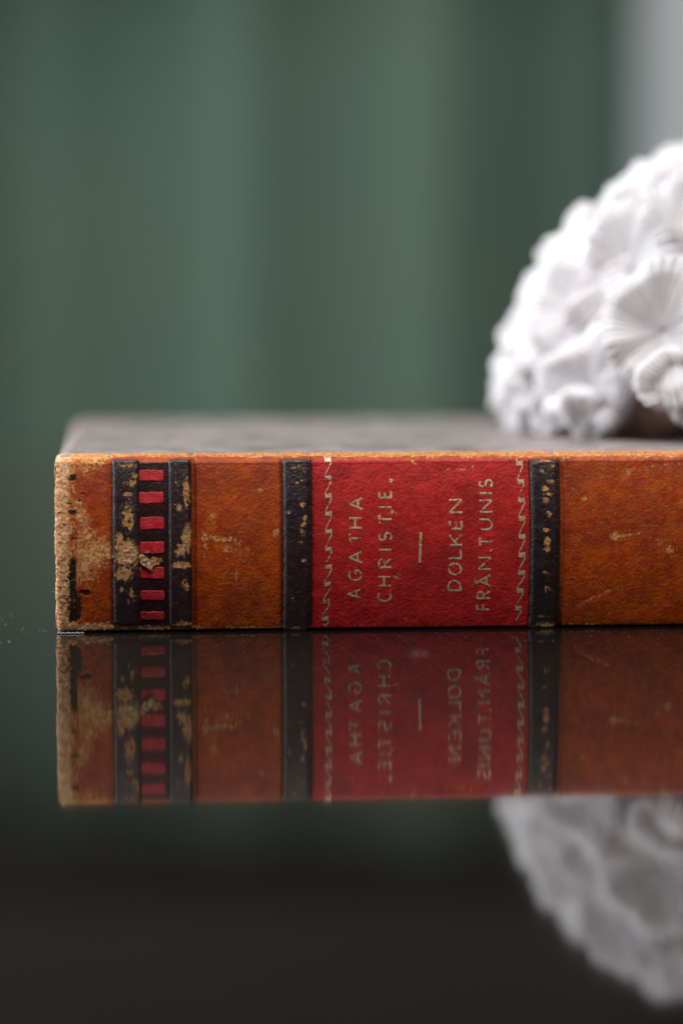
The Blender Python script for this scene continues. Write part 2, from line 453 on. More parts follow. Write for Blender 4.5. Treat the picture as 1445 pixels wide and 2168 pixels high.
ZT, ZB = THK - .6, .8                                   # pieces stop just short of the edges
sT = s_of_z(ZT); sB = s_of_z(ZB)
def s_px(px, py): return float(s_of_z(meas(px, py)[1]))
def band_h(hmax, flat=.55):
    def f(A, B, Xc, S):
        e = np.clip((1 - np.abs(A)) / (1 - flat), 0, 1)
        hh = hmax * (np.sin(e * math.pi / 2) ** .8)
        eb = np.clip((1 - np.abs(B)) / .045, 0, 1)
        return .03 + hh * np.sqrt(eb * (2 - eb))
    return f
def tooled(A, B, Xc, S):
    """band with a pressed line near its right side"""
    h = band_h(.52, .66)(A, B, Xc, S)
    return h - .16 * gauss(A, .80, .07) - .05 * gauss(A, -.86, .06)
top_rag = lambda g: (lambda px, py, x, s: g * sstep(972, 966, py + 7 * (fbm(x * 1.2, s * 0, 8, 3) - .5)))
def band(p0, p1, spotsl, seed, fn, top=None, bot=None):
    return patch('raised_band', M_DARK, X(p0), X(p1), s_px(300, bot or 1330), s_px(300, top or 967), fn, .11, spotsl, seed)
b = band(238, 297, W_BAND1, 101, band_h(.58, .66), 975, 1321); b['label'] = 'dark raised band with a torn tan patch, nearest the head'
b = band(356, 406, W_BAND2, 102, band_h(.58, .66), 975, 1328); b['label'] = 'dark raised band flaked to tan along its right side'
b = patch('raised_band', M_DARK, X(597), X(658), s_px(600, 1333), s_px(600, 974), tooled, .11, W_BAND3, 103); b['label'] = 'dark raised band left of the red label'
b = patch('raised_band', M_DARK, X(1117), X(1180), s_px(1150, 1328), s_px(1150, 974), tooled, .11, W_BAND4, 104); b['label'] = 'dark raised band right of the red label'
patch('plum_panel', M_PLUM, X(294), X(359), s_px(300, 1326), s_px(300, 978), lambda A, B, Xc, S: .06 + 0 * A, .14,
      [(312, 1196, 16, 12, 1.3), (330, 1188, 14, 9, 1.25), (300, 1185, 10, 12, 1.2), (322, 1210, 6, 7, 1.0)], 105, wearfn=None)
for k, (y0, y1) in enumerate(((993, 1018), (1039, 1065), (1091, 1119), (1143, 1170), (1196, 1223), (1246, 1269), (1292, 1312))):
    sp_ = [(322, 1196, 12, 10, 1.5), (312, 1170, 5, 8, 1.2)] if k in (3, 4) else [(330, 1012, 3, 2, .4)]
    xo = 1.5 if k > 1 else 0
    patch('red_inlay', M_INLAY, X(294 + xo), X(348 + xo * .5), s_px(320, y1), s_px(320, y0), lambda A, B, Xc, S: .12 + .03 * (1 - A * A), .12, sp_, 110 + k,
          jit=.08, round_=.55)
label_h = lambda A, B, Xc, S: .07 + 0 * A
def label_wear(px, py, x, s):
    n = fbm(x * 1.3, s * 1.3, 8, 4)
    return sstep(.72, .9, sstep(1318, 1335, py) * (.5 + .8 * n)) * .8
label = patch('title_label', M_RED, X(660), X(1116), s_px(880, 1329), s_px(880, 972), label_h, .12, W_LABEL, 120, jit=.10, wearfn=label_wear)
label['label'] = 'red leather title label with gold lettering'

# ------------------------------------------------------------------ gilt tooling on the label
def ribbon_acc(acc, pts, width, taper=False, seed=0, closed=False):
    """pts: list of photo pixels; lays a thin gilt line on the label"""
    P = np.array(pts, float)
    if closed: P = np.vstack([P, P[:1]])
    L = np.concatenate([[0], np.cumsum(np.hypot(*np.diff(P, axis=0).T))])
    n = max(3, int(L[-1] / 2.0) + 1)
    t = np.linspace(0, L[-1], n)
    t = np.unique(np.concatenate([t, L]))
    x = np.interp(t, L, P[:, 0]); y = np.interp(t, L, P[:, 1])
    gx, gy = np.gradient(x), np.gradient(y); l = np.hypot(gx, gy) + 1e-9
    nx, ny = -gy / l, gx / l
    w = width / 2 * (1 + .35 * (vnoise(t * .25, t * 0 + seed, seed) - .5))
    if not closed and not taper:                             # slightly swollen stroke ends
        e = np.minimum(t, L[-1] - t); w = w * (1 + .22 * np.exp(-(e / 3.0) ** 2))
    off = len(acc[0])
    for k in range(len(t)):
        for m in (-1, -.35, .35, 1):
            qx, qy = x[k] + nx[k] * w[k] * m, y[k] + ny[k] * w[k] * m
            mx, mz = meas(qx, qy)
            s = float(s_of_z(mz))
            acc[0].append(surf(np.float64(mx), np.float64(s), .07 + (.035 if abs(m) == 1 else .055)))
    for k in range(len(t) - 1):
        for m in range(3):
            a = off + k * 4 + m
            acc[1].append((a, a + 1, a + 5, a + 4))
def arc(cx, cy, rx, ry, a0, a1, n=18):
    return [(cx + rx * math.cos(math.radians(a)), cy + ry * math.sin(math.radians(a))) for a in np.linspace(a0, a1, n)]
# letters in a box: u 0..1 along the reading direction, v 0 (baseline) .. 1 (cap height)
GL = {
 'A': [[(0, 0), (.5, 1), (1, 0)], [(.2, .33), (.8, .33)]],
 'G': [arc(.52, .5, .50, .5, 48, 338, 24), [(1.0, .30), (1.0, .46), (.62, .46)]],
 'T': [[(.5, 0), (.5, 1)], [(0, .96), (1, .96)]],
 'H': [[(0, 0), (0, 1)], [(1, 0), (1, 1)], [(0, .52), (1, .52)]],
 'C': [arc(.6, .5, .6, .5, 50, 310, 24)],
 'R': [[(0, 0), (0, 1)], [(0, 1), (.5, 1)] + arc(.5, .76, .42, .24, 90, -90, 12) + [(0, .52)], [(.42, .52), (1, 0)]],
 'I': [[(.5, 0), (.5, 1)]],
 'S': [arc(.5, .745, .42, .255, 35, 270, 16) + arc(.5, .255, .5, .255, 90, -150, 16)[1:]],
 'E': [[(0, 0), (0, 1)], [(0, .97), (.9, .97)], [(0, .52), (.8, .52)], [(0, .03), (.95, .03)]],
 'D': [[(0, 0), (0, 1)], [(0, 1), (.3, 1)] + arc(.3, .5, .68, .5, 90, -90, 18) + [(0, 0)]],
 'O': [arc(.5, .5, .5, .5, 0, 352, 30)],
 'L': [[(0, 1), (0, 0)], [(0, .03), (1, .03)]],
 'K': [[(0, 0), (0, 1)], [(1, 1), (.02, .42)], [(.3, .6), (1, 0)]],
 'N': [[(0, 0), (0, 1)], [(0, 1), (1, 0)], [(1, 0), (1, 1)]],
 'F': [[(0, 0), (0, 1)], [(0, .97), (.95, .97)], [(0, .5), (.8, .5)]],
 'U': [[(0, 1), (0, .4)] + arc(.5, .4, .5, .4, 180, 360, 14) + [(1, 1)]],
 'Å': [[(0, 0), (.5, .9), (1, 0)], [(.2, .33), (.8, .33)], arc(.5, 1.10, .16, .13, 0, 350, 14)],
 '.': [[(.42, .0), (.58, .10)]], ',': [[(.62, .14), (.36, -.10)]],
}
def lettering(text, centres, widths, xtop, xbase, slant, wid=4.25, seed=0):
    """text reads upward; cap tops at photo x = xtop, baseline at xbase"""
    rnd = random.Random(seed)
    for ch, cy, w in zip(text, centres, widths):
        acc = ([], [])
        dx = slant * (cy - 1130) / 150.0 + rnd.uniform(-.6, .6)
        tilt = rnd.uniform(-.03, .05)
        for st in GL[ch]:
            q = []
            for (u, v) in st:
                X_ = xbase + (xtop - xbase) * v + dx
                Y_ = cy + (.5 - u) * w + tilt * (v - .5) * 20
                q.append((X_ + .04 * (Y_ - cy), Y_))
            ribbon_acc(acc, q, wid if ch not in '.,' else 6.0, seed=seed + ord(ch))
        me = mesh_np('gold_letter', np.array(acc[0]), np.array(acc[1]))
        link('gold_letter', me, M_GILT, label)
lettering('AGATHA', (1255, 1215, 1177, 1137, 1105, 1065), (18, 22, 23, 21, 20, 23), 737, 763, -2.0, seed=1)
lettering('CHRISTIE', (1262, 1228, 1189, 1161, 1134, 1097, 1072, 1045), (18, 19, 18, 10, 17, 18, 10, 14), 799, 825, -1.0, seed=2)
lettering(',', (1017,), (10,), 799, 826, 0, seed=3)
lettering('DOLKEN', (1237, 1202, 1170, 1140, 1108, 1070), (21, 24, 18, 22, 18, 26), 947, 973, -2.0, seed=4)
lettering('FRÅN.TUNIS', (1282, 1257, 1227, 1190, 1162, 1144, 1108, 1070, 1043, 1023), (14, 15, 24, 24, 8, 18, 21, 24, 10, 14), 1010, 1036, -3.5, seed=5)
acc = ([], []); ribbon_acc(acc, [(885, 1188), (886, 1156), (887, 1124)], 5.2, seed=9)
link('gold_rule', mesh_np('gold_rule', np.array(acc[0]), np.array(acc[1])), M_GILT, label)
def border(xc, y0, y1, pitch, skew, flip, seed):
    rnd = random.Random(seed)
    acc = ([], [])
    y = y0
    while y < y1:
        dx = skew(y)
        w = 6.6
        j = rnd.uniform(-.8, .8)
        ribbon_acc(acc, [(xc + dx - w + 1.5, y + 4), (xc + dx + w - 1.5, y + 3)], 9 + j, True, seed)
        ribbon_acc(acc, [(xc + dx - w + 1, y - 5), (xc + dx - w + 1, y + 8)], 2.6, True, seed + 1)
        ribbon_acc(acc, [(xc + dx + w - 1, y - 2), (xc + dx + w - 1, y + 14)], 2.4, True, seed + 2)
        yy = min(y + pitch - 6, y1 + 8)
        ribbon_acc(acc, [(xc + dx + w - 1, y + 11), (xc + dx + w - 5, y + 20), (xc + skew(yy) - w + 2, yy)], 2.5, True, seed + 3)
        y += pitch
    return link('gold_border', mesh_np('gold_border', np.array(acc[0]), np.array(acc[1])), M_GILT, label)
border(693.5, 970, 1312, 37.2, lambda y: -6 * sstep(1170, 1330, y), 1, 31)
border(1100, 977, 1316, 38.2, lambda y: -7 * sstep(1180, 1330, y) - 2 * sstep(1040, 980, y), 1, 32)

# ------------------------------------------------------------------ boards, pages, corner
def rounded_slab(name, x0, x1, y0, y1, z0, z1, r, mat, nx=60, ny=60, rag=0.0, seed=3):
    """board with rounded edges: closed sheet wrapped round a superellipse profile"""
    cx, cy, cz = (x0 + x1) / 2, (y0 + y1) / 2, (z0 + z1) / 2
    hx, hy, hz = (x1 - x0) / 2, (y1 - y0) / 2, (z1 - z0) / 2
    V, F = [], []
    def corner(i, j, sgn):
        a, b = i, j
        return a, b
    us = np.concatenate([[-1], np.linspace(-1 + r / hx * .3, -1 + r / hx, 4), np.linspace(-1 + r / hx, 1 - r / hx, nx)[1:-1], np.linspace(1 - r / hx, 1 - r / hx * .3, 4), [1]])
    vs = np.concatenate([[-1], np.linspace(-1 + r / hy * .3, -1 + r / hy, 4), np.linspace(-1 + r / hy, 1 - r / hy, ny)[1:-1], np.linspace(1 - r / hy, 1 - r / hy * .3, 4), [1]])
    U, W_ = np.meshgrid(us, vs, indexing='ij')
    e = np.minimum((1 - np.abs(U)) * hx, (1 - np.abs(W_)) * hy)
    k = np.clip(1 - e / r, 0, 1)
    drop = r - np.sqrt(np.clip(r * r - (k * r) ** 2, 0, None))
    n1 = fbm(U * hx * .3 + 9, W_ * hy * .3, seed, 3) - .5
    Xg, Yg = cx + U * hx, cy + W_ * hy
    Xg = Xg + rag * k * (fbm(Yg * .7, Yg * 0, seed + 1, 4) - .5)
    Zt = z1 - drop * min(1, hz / r) + .08 * n1 * (1 - k)
    Zb = z0 + drop * min(1, hz / r)
    nu, nv = len(us), len(vs)
    top = np.stack([Xg, Yg, Zt], -1).reshape(-1, 3); bot = np.stack([Xg, Yg, Zb], -1).reshape(-1, 3)
    Ft = grid_faces(nu, nv); Fb = grid_faces(nu, nv)[:, ::-1] + nu * nv
    side = []
    ring = [i * nv for i in range(nu)] + [(nu - 1) * nv + j for j in range(1, nv)] + [i * nv + nv - 1 for i in range(nu - 2, -1, -1)] + [j for j in range(nv - 2, 0, -1)]
    for a, b_ in zip(ring, ring[1:] + ring[:1]): side.append((b_, a, a + nu * nv, b_ + nu * nv))
    me = mesh_np(name, np.vstack([top, bot]), np.vstack([Ft, Fb, np.array(side)]))
    return link(name, me, mat, book)
fc = rounded_slab('front_cover', .5, LEN - .5, 8.5, WID, THK - 2.9, THK - .1, 1.2, M_PAPER, 90, 70, rag=.5)
rounded_slab('back_cover', .5, LEN - .5, 7.8, WID, .15, 2.9, 1.1, M_PAPER, 40, 40, rag=.4, seed=8)
def page_block():
    x0, x1, y0, y1, z0, z1 = 3.2, LEN - 3.2, 2.5, WID - 4, 2.95, THK - 2.95
    n = 46
    V, F = [], []
    rnd = random.Random(4)
    for k in range(n + 1):
        z = z0 + (z1 - z0) * k / n
        j = rnd.uniform(-.12, .12)
        bulge = 1.6 * (1 - (2 * k / n - 1) ** 2)
        V += [(x0 + j, y0, z), (x1 - j, y0, z), (x1 - j, y1 - bulge + j, z), (x0 + j, y1 - bulge + j, z)]
    for k in range(n):
        for m in range(4):
            a = k * 4 + m; b_ = k * 4 + (m + 1) % 4
            F.append((a, b_, b_ + 4, a + 4))
    F.append((3, 2, 1, 0)); F.append((n * 4, n * 4 + 1, n * 4 + 2, n * 4 + 3))
    return link('page_block', mesh_np('page_block', np.array(V), np.array(F), smooth=False), M_PAGES, book)
page_block()
# spine lining: stiff edge seen at the head, where the leather is turned in
def corner_piece(x0, sx):
    n = 26
    V, F = [], []
    for lay, (zz, g) in enumerate(((THK - .02, 0), (THK - 3.0, 0))):
        for i in range(n):
            for j in range(n):
                a, b_ = i / (n - 1), j / (n - 1)
                L = 26 * (1 - b_) + .3
                x = a * L; y = WID + .12 - b_ * 26
                e = min(x, WID + .12 - y)
                dz = 1.15 - math.sqrt(max(0, 1.15 ** 2 - max(0, 1.15 - e) ** 2))
                V.append((x0 + sx * (x - .12), y, zz - dz if lay == 0 else zz + dz))
    for lay in (0, 1):
        f = grid_faces(n, n) + lay * n * n
        F.append(f if lay == 0 else f[:, ::-1])
    ring = [i * n for i in range(n)] + [(n - 1) * n + j for j in range(1, n)] + [i * n + n - 1 for i in range(n - 2, -1, -1)] + [j for j in range(n - 2, 0, -1)]
    F.append(np.array([(b_, a, a + n * n, b_ + n * n) for a, b_ in zip(ring, ring[1:] + ring[:1])]))
    return link('leather_corner', mesh_np('leather_corner', np.array(V), np.vstack(F)), M_CORNER, book)
corner_piece(.5, 1); corner_piece(LEN - .5, -1)
# pale rubbed turn-in along the head edge of the cover
def head_edge():
    ys = np.linspace(3.0, WID - 14, 260); a = np.linspace(-.3, math.pi * .62, 10)
    Y, A = np.meshgrid(ys, a, indexing='ij')
    r = 1.15 + .14 * (fbm(Y * .8, A, 61, 4) - .5)
    w = 1.1 * (.35 + .8 * fbm(Y * .15, Y * 0, 62, 3)) * np.clip((A + .3) / 2, 0, 1)
    V = np.stack([1.25 - r * np.cos(A) + w * (A > 1.45), Y, THK - 1.28 + r * np.sin(np.minimum(A, math.pi / 2)) * 1.06], -1)
    return link('rubbed_head_edge', mesh_np('rubbed_head_edge', V.reshape(-1, 3), grid_faces(len(ys), len(a))[:, ::-1]), M_EDGE, book)
head_edge()

# torn flake of suede standing on the band and panel
def flake(name, outline_px, lift, seed, mat=M_FIBRE):
    P = np.array(outline_px, float); c = P.mean(0)
    n, m = 64, 14
    L = np.concatenate([[0], np.cumsum(np.hypot(*np.diff(np.vstack([P, P[:1]]), axis=0).T))])
    Q = np.vstack([P, P[:1]])
    V = []
    for i in range(m):
        f = i / (m - 1)
        for k in range(n):
            t = L[-1] * k / n
            x = np.interp(t, L, Q[:, 0]); y = np.interp(t, L, Q[:, 1])
            x += 2.6 * (vnoise(k * .9, 1, seed) - .5) * f; y += 2.6 * (vnoise(k * .9, 5, seed) - .5) * f
            qx, qy = c[0] + (x - c[0]) * f, c[1] + (y - c[1]) * f
            mx, mz = meas(qx, qy); s = float(s_of_z(mz))
            h = lift(qx) + .50 * (float(fbm(np.float64(mx * 2.4), np.float64(s * 2.4), seed, 3)) - .35)
            if i == m - 1: h -= .22
            V.append(surf(np.float64(mx), np.float64(s), h))
    F = grid_faces(m, n, True)
    me = mesh_np(name, np.array(V), F)
    return link(name, me, mat, book)
flake('torn_flake', [(242, 1152), (256, 1158), (268, 1150), (282, 1154), (292, 1166), (290, 1184), (280, 1192), (270, 1200), (262, 1196), (255, 1180), (250, 1165)], lambda q: .50, 5)
flake('torn_flake', [(294, 1174), (302, 1170), (312, 1180), (322, 1184), (331, 1186), (330, 1194), (322, 1199), (324, 1206), (318, 1204), (308, 1197), (297, 1192)], lambda q: .38, 6)

# frayed fibres at the head, the tail edge and round the torn patch: far too many to count
def fibres():
    rnd = random.Random(12)
    V, F = [], []
    def fibre(p, d, length, rad, curl):
        n = 5
        d = Vector(d).normalized(); side = d.cross(Vector((rnd.uniform(-1, 1), rnd.uniform(-1, 1), rnd.uniform(-1, 1)))).normalized()
        q = Vector(p)
        off = len(V)
        for k in range(n):
            r = rad * (1 - .8 * k / (n - 1))
            u = d.cross(side).normalized()
            for a in range(3):
                an = a * 2.094
                V.append(q + (side * math.cos(an) + u * math.sin(an)) * r)
            q = q + d * (length / n)
            d = (d + side * curl).normalized(); side = d.cross(u).normalized() * -1
        for k in range(n - 1):
            for a in range(3):
                F.append((off + k * 3 + a, off + k * 3 + (a + 1) % 3, off + (k + 1) * 3 + (a + 1) % 3, off + (k + 1) * 3 + a))
    for i in range(420):                                       # head cap edge
        z = rnd.uniform(.9, THK - .4); s = float(s_of_z(z))
        p = surf(np.float64(abs(rnd.gauss(0, .45))), np.float64(s), -.35)
        fibre(p, (-rnd.uniform(.1, 1), -rnd.uniform(.2, 1.0), rnd.uniform(-.9, .9)), rnd.uniform(.25, .85) * (1.9 if rnd.random() < .04 else 1), rnd.uniform(.018, .045), rnd.uniform(-.5, .5))
    for i in range(330):                                       # scuffed surface near the head
        x, z = rnd.uniform(.6, 3.4), rnd.uniform(1, THK - .5); s = float(s_of_z(z))
        p = surf(np.float64(x), np.float64(s), -.05)
        fibre(p, (rnd.uniform(-1, .8), -rnd.uniform(.2, .8), rnd.uniform(-.9, .6)), rnd.uniform(.2, .6), rnd.uniform(.015, .035), rnd.uniform(-.6, .6))
    for i in range(420):                                       # tail edge by the table
        x = 25 * rnd.random() ** 1.2; z = rnd.uniform(.75, 1.7) - x * .02; s = float(s_of_z(max(.5, z)))
        p = surf(np.float64(x), np.float64(s), -.02)
        fibre(p, (rnd.uniform(-.7, .7), -rnd.uniform(.2, .9), rnd.uniform(-.8, .7)), rnd.uniform(.2, .75), rnd.uniform(.018, .04), rnd.uniform(-.5, .5))
    for i in range(70):
        x = rnd.uniform(25, 107); s = float(s_of_z(rnd.uniform(.5, .9)))
        p = surf(np.float64(x), np.float64(s), -.02)
        fibre(p, (rnd.uniform(-.7, .7), -rnd.uniform(.2, .9), rnd.uniform(-.3, .7)), rnd.uniform(.15, .4), rnd.uniform(.012, .025), rnd.uniform(-.5, .5))
    for i in range(170):                                       # torn patch
        mx, mz = meas(rnd.gauss(275, 20), rnd.gauss(1178, 16)); s = float(s_of_z(mz))
        p = surf(np.float64(mx), np.float64(s), .55)
        fibre(p, (rnd.uniform(-.9, .9), -rnd.uniform(.2, .8), rnd.uniform(-.9, .5)), rnd.uniform(.2, .55), rnd.uniform(.015, .035), rnd.uniform(-.6, .6))
    o = link('frayed_fibres', mesh_np('frayed_fibres', np.array([tuple(v) for v in V]), np.array(F)), M_FIBRE, book)
    o['kind'] = 'stuff'
fibres()

# ------------------------------------------------------------------ table
def table():
    t = tag(empty('table', (0, 180, 0)), 'dark brown polished tabletop that mirrors the book', 'table')
    x, y0, y1, th, r = 750, -480, 505, 26, 3.0
    prof = [(0, -th), (-r, -th + 0)] 
    ring = [(0, 0)] + [(r * math.sin(a), -r + r * math.cos(a)) for a in np.linspace(0, math.pi / 2, 7)] + [(r, -th)]
    V, F = [], []
    for (o_, z) in ring:
        V += [(-x - o_ + r, y0 - o_ + r - 180, z), (x + o_ - r, y0 - o_ + r - 180, z), (x + o_ - r, y1 + o_ - r - 180, z), (-x - o_ + r, y1 + o_ - r - 180, z)]
    for k in range(len(ring) - 1):
        for m in range(4):
            a, b_ = k * 4 + m, k * 4 + (m + 1) % 4
            F.append((a, a + 4, b_ + 4, b_))
    F.append((0, 1, 2, 3)); k = (len(ring) - 1) * 4; F.append((k + 3, k + 2, k + 1, k))
    top = link('tabletop', mesh_np('tabletop', np.array(V), np.array(F), smooth=False), M_TABLE, t)
    for sx in (-1, 1):
        for yy in (y0 + 60, y1 - 60):
            v, f = [], []
            for (h, z) in ((32, -th - .3), (20, -700)):
                v += [(sx * (x - 70) + a * h, yy - 180 + b_ * h, z) for a, b_ in ((-1, -1), (1, -1), (1, 1), (-1, 1))]
            f = [(0, 4, 5, 1), (1, 5, 6, 2), (2, 6, 7, 3), (3, 7, 4, 0), (0, 1, 2, 3), (7, 6, 5, 4)]
            link('leg', mesh_np('leg', np.array(v), np.array(f), smooth=False), M_TABLE, t)
table()

# dust on the table
def dust():
    rnd = random.Random(21)
    V, F = [], []
    def speck(x, y, r):
        off = len(V)
        n = 5
        V.append((x, y, r * 1.1))
        for k in range(n):
            a = k * 2 * math.pi / n
            q = r * rnd.uniform(.6, 1.2)
            V.append((x + q * math.cos(a), y + q * math.sin(a), r * .35))
        for k in range(n): F.append((off, off + 1 + k, off + 1 + (k + 1) % n))
    # measured specks: photo pixel on the table plane
    def on_table(px, py):
        d = ray(px, py); t = -CAM.z / d.z
        p = CAM + d * t; return p.x, p.y
    for px, py, r in ((20, 1359, .17), (1, 1361, .13), (50, 1330, .10), (47, 1334, .09), (62, 1338, .07), (70, 1339, .06), (93, 1334, .10), (97, 1337, .09), (84, 1335, .07),
                      (12, 1322, .12), (38, 1352, .06), (12, 1343, .05), (5, 1313, .12), (24, 1302, .15), (100, 1388, .07), (80, 1455, .13), (22, 1450, .11),
                      (845, 1346, .06), (985, 1348, .06), (1085, 1350, .08), (1112, 1358, .05), (1250, 1347, .06), (1170, 1357, .07), (1400, 1343, .07), (1218, 1370, .06), (930, 1352, .05),
                      (800, 1352, .05), (700, 1356, .05), (760, 1349, .04), (1330, 1350, .05), (1390, 1363, .06), (450, 1372, .05), (560, 1362, .04)):
        speck(*on_table(px, py), r)
    for i in range(420):
        x = rnd.uniform(-130, 130); y = rnd.uniform(-150, 260)
        lx, ly = (x - BASE.x) * ux.x + (y - BASE.y) * ux.y, (x - BASE.x) * uy.x + (y - BASE.y) * uy.y
        if -2 < lx < LEN and -2.5 < ly < WID + 2: continue
        speck(x, y, rnd.uniform(.02, .05))
    n = NT('pale_dust'); n.set(Base_Color=(.36, .39, .40), Roughness=.5, Specular_IOR_Level=.8)
    o = link('dust', mesh_np('dust', np.array(V), np.array(F), smooth=False), n.m)
    tag(o, 'pale specks of dust scattered over the polished table around the book', 'dust', kind='stuff')
dust()

# shred of clear film under the head of the book
def shred():
    V, F = [], []
    n = 22
    rnd = random.Random(3)
    for k in range(n):
        x = .2 + 4.5 * k / (n - 1)
        zc = .42 + .07 * math.sin(k * 1.7)
        for a, b_ in ((0, .20), (.35, .0), (.10, -.30), (-.25, -.05)):
            V.append((x, -1.25 + a + rnd.uniform(-.02, .02), max(.02, zc - .25 + .7 * b_ * (1 + .2 * math.sin(k * .9)))))
    F = grid_faces(n, 4, True)
    nt = NT('crinkled_clear_film'); nt.set(Base_Color=(.30, .31, .33), Roughness=.22, Transmission_Weight=.25, Specular_IOR_Level=.9)
    nt.bump(nt.noise(1.2, 2, .5), .4, .1)
    o = link('loose_film', mesh_np('loose_film', np.array(V), F), nt.m, book)
shred()

# ------------------------------------------------------------------ coral
def coral():
    n = NT('white_coral')
    c = n.mix(n.ramp(n.noise(.22, 4, .6), .35, .68), (.72, .71, .73), (.62, .58, .59))
    n.set(Base_Color=c, Roughness=.8, Specular_IOR_Level=.2, Subsurface_Weight=.35, Subsurface_Scale=.0012)
    n.b.inputs['Subsurface Radius'].default_value = (1.0, .85, .8)
    n.bump(n.noise(1.4, 4, .7), .6, .4)
    mat = n.m
    n = NT('beige_coral_base')
    n.set(Base_Color=n.mix(n.ramp(n.noise(.3, 4, .6), .35, .65), (.66, .50, .42), (.50, .36, .29)), Roughness=.85)
    n.bump(n.noise(1.0, 4, .7), .8, .5)
    matc = n.m
    Cx, Cy, Cz = 82.0, 86.0, THK + 1.0
    rx, ry, rz = 49.0, 38.0, 59.5
    root = tag(empty('coral', (Cx, Cy, THK)), 'white lobed coral skeleton resting on top of the book', 'coral')
    # core
    nu, nv = 40, 80
    th = np.linspace(0, math.pi * .5, nu); ph = np.linspace(0, 2 * math.pi, nv, endpoint=False)
    T, Ph = np.meshgrid(th, ph, indexing='ij')
    k = .80 + .10 * (fbm(T * 4, Ph * 3, 5, 3) - .5)
    V = np.stack([rx * k * np.sin(T) * np.cos(Ph) * (1 - .35 * sstep(.42, .5, T / math.pi)), ry * k * np.sin(T) * np.sin(Ph) * (1 - .35 * sstep(.42, .5, T / math.pi)), rz * k * np.cos(T) + .4], -1).reshape(-1, 3)
    V[:, 2] = np.maximum(V[:, 2], .15)
    link('core', mesh_np('core', V, grid_faces(nu, nv, True)), matc, root)
    def lobe_mesh(seed):
        rnd = random.Random(seed)
        N = rnd.choice((46, 52, 58)); nth = N * 7; nr = 40
        a = np.linspace(0, 2 * math.pi, nth, endpoint=False); p = np.linspace(0, 1, nr)
        Pp, A = np.meshgrid(p, a, indexing='ij')
        f = [rnd.uniform(0, 6.28) for _ in range(6)]
        out = 1 + .13 * np.sin(2 * A + f[0]) + .08 * np.sin(3 * A + f[1]) + .04 * np.sin(5 * A + f[2])
        # a ruffled cup: shallow valley, thin flared frill round it, flank falling away underneath
        key = [0, .18, .36, .52, .64, .72, .82, 1.0]
        R = np.interp(Pp, key, [0.02, .24, .52, .80, 1.0, 1.05, .90, .50]) * (1 + (out - 1) * np.interp(Pp, [0, .3, .7, 1], [.2, .7, 1.3, .5]))
        ruf = .08 * np.sin(4 * A + f[3]) + .05 * np.sin(7 * A + f[4]) + .025 * np.sin(11 * A + f[5])
        H = np.interp(Pp, key, [.30, .34, .42, .48, .40, .22, -.20, -1.25]) + ruf * np.interp(Pp, [0, .3, .66, .85, 1], [0, .25, 1, .6, 0])
        tw = A * N / (2 * math.pi) + .35 * np.sin(3 * A + f[1])
        tooth = (1 - np.abs(2 * (tw % 1) - 1)) ** .7
        jag = vnoise(tw, A * 0 + seed, seed)
        amp = np.interp(Pp, [0, .2, .5, .68, .80, 1], [.02, .07, .12, .16, .09, .02]) * (.35 + 1.1 * jag)
        R = R + amp * tooth * .55
        H = H + amp * tooth * .6
        V = np.stack([R * np.cos(A), R * np.sin(A), H], -1).reshape(-1, 3)
        me = mesh_np('lobe', V, grid_faces(nr, nth, True)[:, ::-1])
        me.materials.append(mat)
        return me
    meshes = [lobe_mesh(s) for s in (1, 2, 3, 4, 5)]
    under = lobe_mesh(6); under.materials[0] = matc
    def place(c, nrm, r, k, depth=1.0):
        o = bpy.data.objects.new('lobe', meshes[k % 5]); COL.objects.link(o); o.parent = root
        q = Vector(nrm).to_track_quat('Z', 'Y')
        o.rotation_mode = 'QUATERNION'; o.rotation_quaternion = q @ Vector((0, 0, 1)).rotation_difference(Vector((0, 0, 1))) 
        from mathutils import Quaternion
        o.rotation_quaternion = q @ Quaternion((0, 0, 1), k * 2.4)
        o.location = Vector(c) * MM; o.scale = (r, r, r * depth)
        return o
    rnd = random.Random(5)
    pts = []
    def front(px, py, rpx, push=0.0, tilt=(0, 0)):
        """a lobe seen in the photograph: find its place on the dome"""
        Y = Cy - ry * .6
        for it in range(6):
            Zd = Y + CAM_D
            wx = (px - CX) / F_PX * Zd; wz = CAM_H - (py - HORIZON) / F_PX * Zd
            u = (wx - Cx) / rx; v = (wz - Cz) / rz
            q = max(0.0, 1 - u * u - v * v)
            Y = Cy - ry * math.sqrt(q) - push
        nrm = Vector(((wx - Cx) / rx ** 2, (Y - Cy) / ry ** 2, max(-.001, (wz - Cz)) / rz ** 2)).normalized()
        nrm = (nrm + Vector((tilt[0], 0, tilt[1]))).normalized()
        c = Vector((wx - Cx, Y - Cy, wz - THK))
        r = rpx * 1.30 / F_PX * (Y + CAM_D)
        pts.append((c, nrm, r))
    front(1350, 872, 66, 2, (-.05, -1.0))                     # bare underside showing at the lower right
    front(1080, 795, 60, 0, (-.4, .1)); front(1088, 872, 46, 3, (-.2, -.3)); front(1165, 868, 44, 5, (0, -.3)); front(1245, 815, 78, 8, (-.2, -.1))
    front(1240, 888, 44, 10, (.0, -.6)); front(1135, 690, 74, 0, (-.3, .1)); front(1225, 655, 92, 5, (-.3, .0))
    front(1150, 585, 56, -6, (-.5, .2)); front(1225, 520, 74, -2, (-.3, .2)); front(1325, 575, 96, 8, (-.4, -.1)); front(1400, 700, 100, 14, (-.1, 0))
    front(1330, 755, 62, 9, (-.3, -.2)); front(1455, 815, 66, 14, (.1, -.3)); front(1320, 440, 70, -4, (-.3, .3)); front(1410, 490, 96, 6, (0, .2))
    front(1392, 372, 70, -4, (-.1, .5)); front(1490, 590, 86, 8, (.2, 0)); front(1490, 400, 80, 0, (.1, .3)); front(1500, 720, 70, 10, (.2, 0))
    ga = math.pi * (3 - math.sqrt(5))
